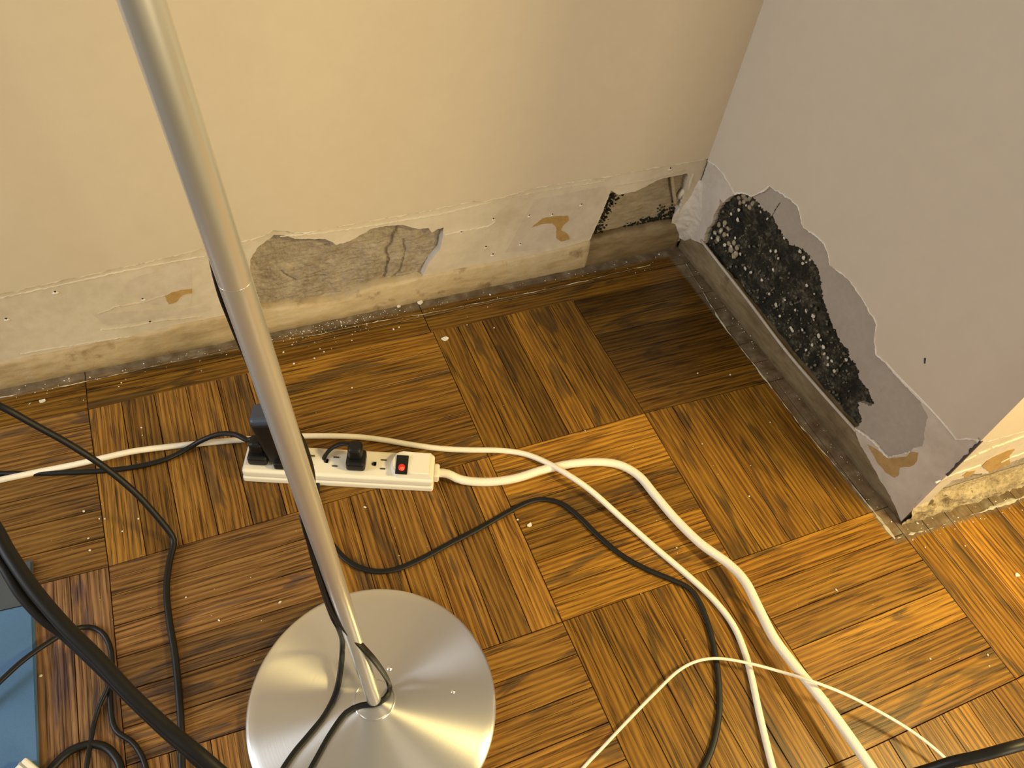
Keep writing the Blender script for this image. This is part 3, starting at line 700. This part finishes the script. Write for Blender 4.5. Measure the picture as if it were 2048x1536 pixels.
# ================================================================ FLOOR LAMP
BASE_T = .011
foot = F(749, 1400, BASE_T)
lamp = empty('floor_lamp', Vector((foot.x, foot.y, 0)))
tag(lamp, 'brushed steel floor lamp with a round disc base and slim satin pole', 'lamp')
disc_c = (F(495, 1418, .006)+F(991, 1402, .006))/2; disc_c.z = 0
RD = .1405
vs_, fs_ = lathe([(RD-.004, .0), (RD-.0008, .0012), (RD, .004), (RD, BASE_T-.003), (RD-.0012, BASE_T-.0008), (RD-.004, BASE_T), (RD-.012, BASE_T+.0001), (RD*.5, BASE_T+.0004), (.001, BASE_T+.0005)], 160)
disc = from_data('base_plate', vs_, fs_, 'disc', None, True); disc.location = disc_c
me = disc.data
put(disc, lamp)
cent = Vector((foot.x, foot.y, 0))
vs_, fs_ = lathe([(.0235, BASE_T-.001), (.0235, BASE_T+.0016), (.0228, BASE_T+.0022), (.0225, BASE_T+.0018), (.0212, BASE_T+.0019), (.0002, BASE_T+.0022)], 64)
col = from_data('collar', vs_, fs_, 'disc', None, True); col.location = cent; put(col, lamp)
pole_dir = Vector((-.0722, .0263, 1.0)).normalized()
PR = .0084
def pole_at(t): return foot + pole_dir*t
zax = pole_dir; q_ = Vector((0, 0, 1)).rotation_difference(zax)
def pole_seg(name, t0, t1, r):
    vs_, fs_ = lathe([(r*.998, 0), (r, .0002), (r, .01), (r, t1-t0-.01), (r, t1-t0-.0002), (r*.998, t1-t0)], 64)
    o = from_data(name, vs_, fs_, 'pole', None, True); o.rotation_mode = 'QUATERNION'; o.rotation_quaternion = q_; o.location = pole_at(t0)
    put(o, lamp); return o
pole_seg('pole', -.0005, .655, PR); pole_seg('upper_pole', .65502, 1.30, PR)
for (u, v, r) in [(779, 1337, .0032), (906, 1383, .0026)]:
    c = F(u, v, BASE_T); bm = bmesh.new()
    bmesh.ops.create_uvsphere(bm, u_segments=14, v_segments=8, radius=r, matrix=Matrix.Translation(c) @ Matrix.Diagonal((1, 1, .55, 1)))
    put(bm_obj('base_rivet', bm, 'disc', None, True), lamp)

def depth_pole(v):                          # camera depth of the pole where it crosses picture row v
    lo, hi = 0.0, .9
    for _ in range(40):
        m = (lo+hi)/2; p = pole_at(m)-CAM; y = 768+FPX*p.dot(AX[1])/p.dot(AX[2])
        if y > v: lo = m
        else: hi = m
    return (pole_at(lo)-CAM).dot(AX[2])
def PP(u, v, dd=0.0): return CAM + ray(u, v)*(depth_pole(v)+dd)
# the lamp's black flex runs down the pole and out over the base
zt = BASE_T+.0022
flexA = [PP(250, -60, .018), PP(330, 150, .018), PP(400, 380, .016), PP(438, 560, .010), PP(466, 640, .008), PP(497, 715, .010), PP(530, 790, .014), PP(572, 840, .016), PP(600, 880, .013), PP(617, 925, .011), PP(624, 965, .012), PP(620, 1005, .016),
         PP(610, 1045, .008), PP(624, 1095, 0), PP(645, 1165, -.004), PP(662, 1215, -.010), PP(688, 1254, -.013), PP(722, 1291, -.0115), PP(752, 1325, -.010), F(776, 1362, zt+.012), F(778, 1386, zt+.006), F(757, 1406, zt+.003), F(722, 1411, zt+.001), F(692, 1426, zt), F(665, 1462, zt), F(640, 1505, zt), F(612, 1560, zt), F(590, 1640, .004), F(560, 1760, .004)]
tag(cord('lamp_flex', flexA, .0027, 'black_cord', None, zip_cord=True, seg=16), 'flat black flex wound down the lamp pole and looped across its foot', 'cord')
flexB = [PP(606, 1030, .012), PP(616, 1062, .003), PP(634, 1132, -.001), PP(652, 1190, -.004), PP(667, 1232, -.007), PP(680, 1258, -.008), F(685, 1285, .055), F(682, 1335, .025), F(672, 1385, zt+.004), F(650, 1430, zt), F(618, 1470, zt), F(585, 1510, zt), F(555, 1560, zt), F(530, 1640, .004), F(500, 1760, .004)]
tag(cord('trailing_flex', flexB, .0027, 'black_cord', None, zip_cord=True, seg=16), 'flat black flex hanging left of the lamp pole and crossing the disc base', 'cord')

# ================================================================ POWER STRIP
SL, SR = F(487, 964), F(866, 985)
sx = (SR-SL); LEN = sx.length; sx.normalize(); sy = Vector((-sx.y, sx.x, 0)); WID = .047; HT = .027
so = SL + sx*LEN/2 + sy*WID/2
strip = empty('power_strip', so)
tag(strip, 'ivory six outlet power strip with a lit red rocker switch and thick cord', 'power strip')
ms = Matrix((( sx.x, sy.x, 0, so.x), (sx.y, sy.y, 0, so.y), (0, 0, 1, 0), (0, 0, 0, 1)))
def sloc(u, v, z): return ms.inverted() @ F(u, v, z)
def spart(name, bm, m, par=None, smooth=False):
    o = bm_obj(name, bm, m, None, smooth); o.matrix_world = ms
    p = par or strip
    o.parent = p
    o.matrix_parent_inverse = (ms if par else Matrix.Translation(strip.location)).inverted(); return o
def T(x, y, z): return Matrix.Translation((x, y, z))
bm = bmesh.new(); box_bm(bm, (LEN, WID, HT*.46), T(0, 0, HT*.23), .0035, 3); spart('lower_shell', bm, 'white_plastic')
bm = bmesh.new(); box_bm(bm, (LEN-.0012, WID-.0012, HT*.56), T(0, 0, HT*.46+HT*.27), .0045, 4); body = spart('upper_shell', bm, 'white_plastic')
# raised switch housing
x0 = sloc(780, 930, HT)[0]; x1 = LEN/2-.003
hx = (x0+x1)/2; hl = x1-x0
bm = bmesh.new(); n = 14; vsq = []
for k in range(n+1):
    a = math.pi*k/n
    vsq.append((x0+.014-.014*math.sin(a)*1.0, -math.cos(a)*(WID/2-.003)))
outl = [(x1, -(WID/2-.003))] + vsq[::1] + [(x1, WID/2-.003)]
outl = [(x1, -(WID/2-.003))] + [(x, y) for x, y in vsq] + [(x1, WID/2-.003)]
bot = [bm.verts.new((x, y, HT-.002)) for x, y in outl]
topv = [bm.verts.new((hx+.001+(x-hx-.001)*.86, y*.84, HT+.0105)) for x, y in outl]
for k in range(len(outl)):
    m_ = (k+1) % len(outl); bm.faces.new((bot[k], bot[m_], topv[m_], topv[k]))
ft_ = bm.faces.new(topv); bm.faces.new(list(reversed(bot)))
bmesh.ops.bevel(bm, geom=list(ft_.edges), offset=.0018, segments=3, affect='EDGES')
hous = spart('switch_housing', bm, 'white_plastic')
sw = sloc(804, 929, HT+.011)
bm = bmesh.new(); box_bm(bm, (.0165, .0300, .003), T(sw.x, sw.y, HT+.0105), .0008, 2); spart('switch_bezel', bm, 'black_plastic', hous)
bm = bmesh.new()
box_bm(bm, (.0128, .0255, .004), T(sw.x, sw.y, HT+.0112) @ Matrix.Rotation(math.radians(7), 4, 'X'), .0008, 2); spart('rocker', bm, 'black_plastic', hous)
bm = bmesh.new(); bmesh.ops.create_uvsphere(bm, u_segments=16, v_segments=10, radius=.0052, matrix=T(sw.x, sw.y-.0055, HT+.0124) @ Matrix.Diagonal((.92, 1.15, .30, 1)))
spart('neon_lamp', bm, 'neon_dim', hous, True)
bm = bmesh.new(); bmesh.ops.create_uvsphere(bm, u_segments=16, v_segments=10, radius=.0030, matrix=T(sw.x+.0006, sw.y-.0072, HT+.0131) @ Matrix.Diagonal((1.0, 1.0, .35, 1)))
spart('neon_glow', bm, 'neon', hous, True)
# outlets
oy = sloc(712, 934, HT).y
xs_ = [sloc(u, v, HT).x for u, v in ((518, 918), (567, 922), (616, 926), (664, 930), (711, 933), (760, 935))]
for k, x in enumerate(xs_):
    bm = bmesh.new()
    box_bm(bm, (.0075, .0016, .0010), T(x+.004, .0072, HT+.0009)); box_bm(bm, (.0070, .0016, .0010), T(x+.004, -.0072, HT+.0009))
    bmesh.ops.create_cone(bm, cap_ends=True, segments=14, radius1=.0030, radius2=.0030, depth=.0010, matrix=T(x-.0085, 0, HT+.0009))
    box_bm(bm, (.0030, .0060, .0010), T(x-.0070, 0, HT+.0009))
    spart('outlet', bm, 'dark_hole', body)
bm = bmesh.new(); box_bm(bm, (.008, .022, .017), T(LEN/2+.003, 0, HT*.52), .003, 3); spart('cord_boss', bm, 'white_plastic')
strip_end = ms @ Vector((LEN/2, 0, HT*.52))
cB = [strip_end, ms @ Vector((LEN/2+.018, 0, HT*.50)), F(925, 960, .008), F(975, 964, .0065), F(1030, 957, .0065), F(1085, 940, .0065), F(1140, 928, .0065), F(1195, 924, .0065), F(1240, 930, .0065), F(1278, 952, .007), F(1310, 990, .008), F(1350, 1037, .009), F(1400, 1086, .013), F(1455, 1126, .018), F(1490, 1163, .022),
      F(1518, 1218, .022), F(1548, 1276, .023), F(1590, 1332, .025), F(1642, 1396, .028), F(1692, 1464, .030), F(1738, 1530, .030), F(1790, 1610, .028), F(1850, 1720, .010)]
c = cord('supply_cord', cB, .0062, 'white_cord', None, seg=14); put(c, strip)

# plugs
def plug(name, x, par, cord_pts, r, zc=False):
    """angled black plug seated in the strip plus its flex"""
    mw = ms @ T(x+.001, 0, HT)
    bm = bmesh.new(); box_bm(bm, (.0260, .0270, .0170), T(0, -.001, .0092), .004, 3)
    p1 = bm_obj('plug_body', bm, 'black_plastic', None); p1.matrix_world = mw; put(p1, par)
    bm = bmesh.new()
    box_bm(bm, (.0195, .0200, .024), T(-.001, .003, .0265), .006, 4)
    p2 = bm_obj('plug_neck', bm, 'black_plastic', None); p2.matrix_world = mw; put(p2, par)
    bm = bmesh.new()
    for s_ in (-1, 1): box_bm(bm, (.0062, .0014, .0016), T(.004, s_*.0072, .0004))
    p3 = bm_obj('plug_blades', bm, 'pole', None); p3.matrix_world = mw; put(p3, par)
    c = cord('flex', [mw @ Vector((.000, .004, .030)), mw @ Vector((-.008, .006, .034))] + cord_pts, r, 'black_cord', None, zip_cord=zc, seg=14); put(c, par)
g1 = empty('appliance_lead', ms @ Vector((xs_[0], 0, HT)))
tag(g1, 'black plug at the left end of the strip with its flex running off left', 'lead')
plug('a', xs_[0], g1, [F(494, 880, .054), F(470, 869, .049), F(440, 868, .034), F(405, 880, .016), F(375, 897, .006), F(330, 919, .0036), F(270, 934, .0036), F(200, 942, .0036), F(110, 946, .0036), F(40, 947, .0036), F(-20, 948, .0036), F(-200, 960, .0036)], .0036)
g2 = empty('appliance_lead', ms @ Vector((xs_[4], 0, HT)))
tag(g2, 'black plug beside the switch with its flat flex looping over the parquet', 'lead')
plug('b', xs_[4], g2, [F(688, 887, .054), F(668, 893, .047), F(650, 912, .030), F(638, 945, .012), F(634, 990, .0032), F(645, 1050, .0030), F(664, 1088, .0030), F(700, 1125, .0030), F(745, 1142, .0030), F(790, 1139, .0030), F(840, 1119, .0030), F(900, 1087, .0030), F(960, 1056, .0030), F(1020, 1022, .0030), F(1060, 1003, .0030), F(1090, 999, .0030), F(1125, 1008, .0030), F(1160, 1035, .0030), F(1195, 1070, .0030),
      F(1240, 1108, .0030), F(1290, 1137, .0030), F(1345, 1160, .0030), F(1380, 1178, .0030), F(1400, 1207, .0030), F(1417, 1250, .0030), F(1430, 1305, .0030), F(1438, 1370, .0030), F(1438, 1430, .0030), F(1426, 1490, .0030), F(1405, 1540, .0030), F(1370, 1610, .0030), F(1330, 1700, .0030)], .0030, True)
# plug-in adapter standing tall in the second outlet
ad = empty('power_adapter', ms @ Vector((xs_[1], 0, HT)))
tag(ad, 'tall black plug-in adapter standing in the strip behind the lamp pole', 'adapter')
mw = ms @ T(xs_[1]-.001, .006, HT) @ Matrix.Rotation(math.radians(-9), 4, 'Y')
bm = bmesh.new(); box_bm(bm, (.036, .034, .088), T(0, 0, .048), .008, 4)
p = bm_obj('adapter_body', bm, 'black_plastic', None); p.matrix_world = mw; put(p, ad)
bm = bmesh.new(); box_bm(bm, (.0335, .0315, .014), T(0, 0, .092), .006, 3)
p = bm_obj('adapter_top', bm, simple('bluish_sheen_plastic', (.035, .045, .07), .45), None); p.matrix_world = mw; put(p, ad)  # blue tint paints in the reflection on the adapter's top
bm = bmesh.new(); box_bm(bm, (.024, .026, .012), T(.002, -.006, .0064), .003, 2)
p = bm_obj('adapter_foot', bm, 'black_plastic', None); p.matrix_world = ms @ T(xs_[1], 0, HT); put(p, ad)

# ================================================================ LOOSE CABLES
RA = .0042
tag(cord('white_cable', [F(-260, 1010, RA), F(-80, 978, RA), F(0, 960, RA), F(70, 945, RA), F(150, 929, RA+.003), F(210, 915, RA+.007), F(270, 902, RA+.005), F(350, 892, RA), F(430, 884, RA), F(500, 878, RA), F(560, 874, RA), F(620, 872, RA), F(700, 873, RA), F(760, 879, RA), F(820, 889, RA), F(880, 897, RA), F(940, 900, RA), F(1000, 901, RA), F(1050, 908, RA+.001), F(1095, 926, RA+.006), F(1140, 952, RA+.013), F(1185, 984, RA+.010),
     F(1250, 1042, RA+.003), F(1310, 1095, RA), F(1370, 1146, RA), F(1425, 1197, RA), F(1465, 1248, RA), F(1488, 1300, RA), F(1502, 1350, RA), F(1515, 1410, RA), F(1530, 1475, RA), F(1548, 1545, RA), F(1575, 1640, RA), F(1600, 1750, RA)], RA, 'white_cord', None, seg=12),
    'ivory round cable running behind the power strip and curving down to the right', 'cable')
RC = .0019
tag(cord('thin_white_wire', [F(1080, 1640, RC), F(1160, 1543, RC), F(1210, 1490, .006), F(1260, 1437, .008), F(1310, 1386, .010), F(1355, 1343, .012), F(1395, 1322, .013), F(1440, 1317, .015), F(1500, 1327, .018), F(1560, 1343, .022), F(1620, 1361, .040), F(1690, 1388, .034), F(1760, 1424, .028), F(1820, 1460, .024), F(1870, 1498, .020), F(1905, 1533, .016), F(1960, 1600, .008), F(2020, 1700, RC)], RC, 'white_cord', None, seg=10),
    'thin ivory wire arching over the two thicker white cables', 'cable')
tag(cord('black_cable', [F(-620, 1010, .004), F(-430, 900, .10), F(-230, 800, .19), F(-70, 785, .21), F(0, 812, .20), F(70, 850, .17), F(140, 889, .135), F(210, 935, .10), F(270, 985, .066), F(315, 1034, .035), F(343, 1070, .013), F(347, 1090, .007), F(340, 1120, .005), F(334, 1160, .0042), F(334, 1200, .0042), F(340, 1250, .0042), F(350, 1310, .0042), F(357, 1380, .0042), F(362, 1450, .0042), F(364, 1540, .0042), F(366, 1660, .0042)], .0040, 'black_cord', None, seg=12),
    'black cable dropping from the upper left and kinking at the parquet joint', 'cable')
tag(cord('thick_black_cable', [F(-800, 1250, .005), F(-560, 1080, .22), F(-320, 960, .38), F(-130, 955, .43), F(-30, 1030, .43), F(20, 1110, .42), F(70, 1182, .41), F(130, 1252, .40), F(195, 1316, .39), F(260, 1386, .38), F(330, 1452, .37), F(420, 1527, .36), F(520, 1620, .33), F(640, 1760, .22), F(760, 1950, .006)], .0048, 'black_cord', None, seg=14),
    'thick black cable hanging in the foreground across the lower left corner', 'cable')
tag(cord('second_black_cable', [F(-760, 1500, .005), F(-480, 1240, .22), F(-220, 1080, .38), F(-60, 1062, .42), F(0, 1122, .415), F(40, 1186, .405), F(85, 1236, .395), F(130, 1271, .385), F(195, 1332, .375), F(258, 1395, .363), F(325, 1459, .352), F(410, 1535, .342), F(510, 1635, .31), F(620, 1760, .22), F(730, 1950, .006)], .0038, 'black_cord', None, seg=12),
    'thinner black cable lying against the thick foreground cable at the left', 'cable')
RH = .0030
tag(cord('looped_black_wire', [F(-220, 1560, RH), F(-80, 1440, .016), F(0, 1363, .022), F(50, 1318, .022), F(105, 1280, .018), F(145, 1259, .010), F(178, 1254, RH), F(203, 1264, RH), F(219, 1290, RH), F(224, 1325, RH), F(220, 1370, RH), F(221, 1410, RH), F(226, 1448, RH), F(238, 1467, RH), F(262, 1482, RH), F(280, 1505, RH), F(294, 1545, RH), F(305, 1640, RH)], RH, 'black_cord', None, seg=10),
    'thin black wire coming off the blue mat and making a tall loop', 'cable')
tag(cord('branching_black_wire', [F(223, 1340, .009), F(217, 1372, .009), F(203, 1402, .005), F(190, 1440, RH), F(181, 1485, .006), F(174, 1530, .0105), F(168, 1580, .0105), F(160, 1680, RH)], .0027, 'black_cord', None, seg=10),
    'short thin black wire branching off the tall loop at the bottom left', 'cable')
tag(cord('arched_black_cable', [F(60, 1650, .0045), F(90, 1560, .0045), F(112, 1527, .0045), F(140, 1502, .0045), F(175, 1489, .0045), F(206, 1492, .0045), F(230, 1512, .0045), F(243, 1545, .0045), F(252, 1640, .0045)], .0044, 'black_cord', None, seg=12),
    'black cable bent in a small arch at the very bottom left', 'cable')
tag(cord('corner_black_cable', [F(1500, 1900, .005), F(1620, 1720, .10), F(1740, 1590, .22), F(1880, 1532, .28), F(1960, 1512, .30), F(2048, 1488, .31), F(2160, 1460, .28), F(2420, 1440, .005)], .0046, 'black_cord', None, seg=12),
    'black cable crossing the bottom right corner close to the viewer', 'cable')

# ================================================================ MAT AND WHITE TAG
a, b, c_, d_ = F(63, 1118, .006), F(66, 1208, .006), F(76, 1545, .006), F(80, 1700, .006)
mt_o = empty('floor_mat', Vector((b.x, b.y, 0)))
tag(mt_o, 'flat blue mat with a grey end band at the left edge of the floor', 'mat')
def prism(name, pts, z0, z1, m, par, bev=.002):
    bm = bmesh.new(); t_ = [bm.verts.new((p.x, p.y, z1)) for p in pts]; b_ = [bm.verts.new((p.x, p.y, z0)) for p in pts]; n = len(pts)
    ff = bm.faces.new(t_); bm.faces.new(list(reversed(b_)))
    for k in range(n): bm.faces.new((t_[k], b_[k], b_[(k+1) % n], t_[(k+1) % n]))
    bmesh.ops.bevel(bm, geom=list(ff.edges), offset=bev, segments=2, affect='EDGES')
    return put(bm_obj(name, bm, m, None), par)
lx = Vector((-.5, 0, 0))
prism('end_band', [a, b, F(-300, 1290, .006), F(-300, 1190, .006)], .0004, .005, 'mat_grey', mt_o)
prism('mat_sheet', [b, c_, d_, F(-300, 1800, .006), F(-300, 1290, .006)], .0004, .008, 'mat_blue', mt_o)
tg = empty('white_connector', F(55, 1530, .008))
tag(tg, 'white plastic connector lying on the blue mat at the bottom left corner', 'connector')
w0, w1 = F(50, 1513, .024), F(78, 1537, .024); ex = (w1-w0); wl = ex.length; ex.normalize(); ey = Vector((-ex.y, ex.x, 0)); ctr = w0+ex*.012-ey*.020
mw = Matrix(((ex.x, ey.x, 0, ctr.x), (ex.y, ey.y, 0, ctr.y), (0, 0, 1, .016), (0, 0, 0, 1)))
bm = bmesh.new(); box_bm(bm, (.024, .040, .0156), Matrix.Identity(4), .002, 2)
p = bm_obj('connector_shell', bm, 'white_plastic', None); p.matrix_world = mw; put(p, tg)
bm = bmesh.new(); box_bm(bm, (.0245, .003, .0160), T(0, .013, 0), .0005, 1)
p = bm_obj('connector_groove', bm, simple('grey_groove', (.30, .28, .24), .6), None); p.matrix_world = mw; put(p, tg)

# ================================================================ CRUMBS AND FLAKES
def flake(u, v, r, label, z=0.0):
    p0 = F(u, v, z); n = 7; bm = bmesh.new(); t_ = []; b_ = []
    for k in range(n):
        an = 2*math.pi*k/n; rr = r*random.uniform(.65, 1.25); x = p0.x+math.cos(an)*rr; y = p0.y+math.sin(an)*rr*.8
        t_.append(bm.verts.new((x, y, z+.0008+random.uniform(.0006, .0026)))); b_.append(bm.verts.new((x, y, z+.0003)))
    bm.faces.new(t_); bm.faces.new(list(reversed(b_)))
    for k in range(n): bm.faces.new((t_[k], b_[k], b_[(k+1) % n], t_[(k+1) % n]))
    o = bm_obj('plaster_flake', bm, 'crumb', None); tag(o, label, 'flake', 'fallen plaster flakes')
flake(890, 679, .0056, 'largest white plaster flake lying alone on the parquet')
flake(841, 606, .0048, 'white plaster flake lodged at the wall ledge right of the hole')
flake(797, 614, .0036, 'small white plaster flake at the ledge under the broken hole')
flake(1059, 1051, .0032, 'tan crumb lying beside the bend of the black flex')
flake(86, 803, .0042, 'pale flake on the dusty border board by the hanging black cable')
flake(2033, 1151, .0040, 'greyish flake on the parquet at the far right edge')
flake(1875, 1012, .0052, 'broken lump of plaster at the foot of the pier front')
pts = [(180, 755), (243, 766), (285, 871), (283, 856), (168, 1023), (199, 1038), (210, 1038), (277, 1038), (245, 1063), (177, 1077), (180, 1101), (704, 776), (567, 705), (584, 690), (640, 698), (648, 704), (629, 717), (588, 728), (683, 652), (682, 644), (740, 634), (798, 655), (787, 659), (715, 640),
       (1311, 500), (1318, 509), (1488, 664), (1501, 672), (1170, 862), (1404, 888), (1498, 993), (1353, 1096), (1540, 845), (1460, 750), (1395, 747), (730, 1015), (1860, 1318), (1975, 1310), (1978, 1332), (1672, 1180), (82, 1352), (1035, 1040), (980, 590), (1090, 562), (934, 650), (988, 656), (1825, 1080), (1834, 1047), (1850, 1095), (1930, 1092), (372, 1195), (560, 1205), (438, 1241)]
bm = bmesh.new()
def crumb(p, r):
    mt_ = Matrix.Translation(p+Vector((0, 0, r*.5))) @ Matrix.Rotation(random.uniform(0, 6.28), 4, 'Z') @ Matrix.Diagonal((r*random.uniform(.8, 1.5), r*random.uniform(.7, 1.1), r*.7, 1))
    bmesh.ops.create_icosphere(bm, subdivisions=1, radius=1, matrix=mt_)
for (u, v) in pts: crumb(F(u, v), random.uniform(.0010, .0019))
for _ in range(260):                          # fine grit along the foot of the wall
    t = random.random(); u = 20+t*1300 if random.random() < .5 else random.gauss(660, 80)
    lv = 772-.211*u + (.011e-2*u*u*.0)
    v = interp([(0, 775), (176, 745), (554, 664), (700, 629), (929, 585), (1172, 535), (1322, 503)], u) + abs(random.gauss(0, 1))*16+5
    crumb(F(u, v), random.uniform(.0003, .0010))
for _ in range(120):                          # and along the pier
    t = random.random(); a_, b_2 = (F(1380, 505), F(1800, 1045)) if random.random() < .6 else (F(1800, 1050), F(2060, 975))
    p0 = a_*(1-t)+b_2*t; n_ = WR.n if b_2.y < -.5 and a_.y > -.3 else WO.n
    crumb(p0+n_*random.uniform(.002, .03), random.uniform(.0003, .0011))
for _ in range(70): crumb(F(random.uniform(60, 2000), random.uniform(800, 1500)), random.uniform(.0003, .0008)) if True else None
gr = bm_obj('plaster_grit', bm, 'crumb', None)
tag(gr, 'fine white plaster grit scattered over the parquet and along the walls', 'grit', None, 'stuff')
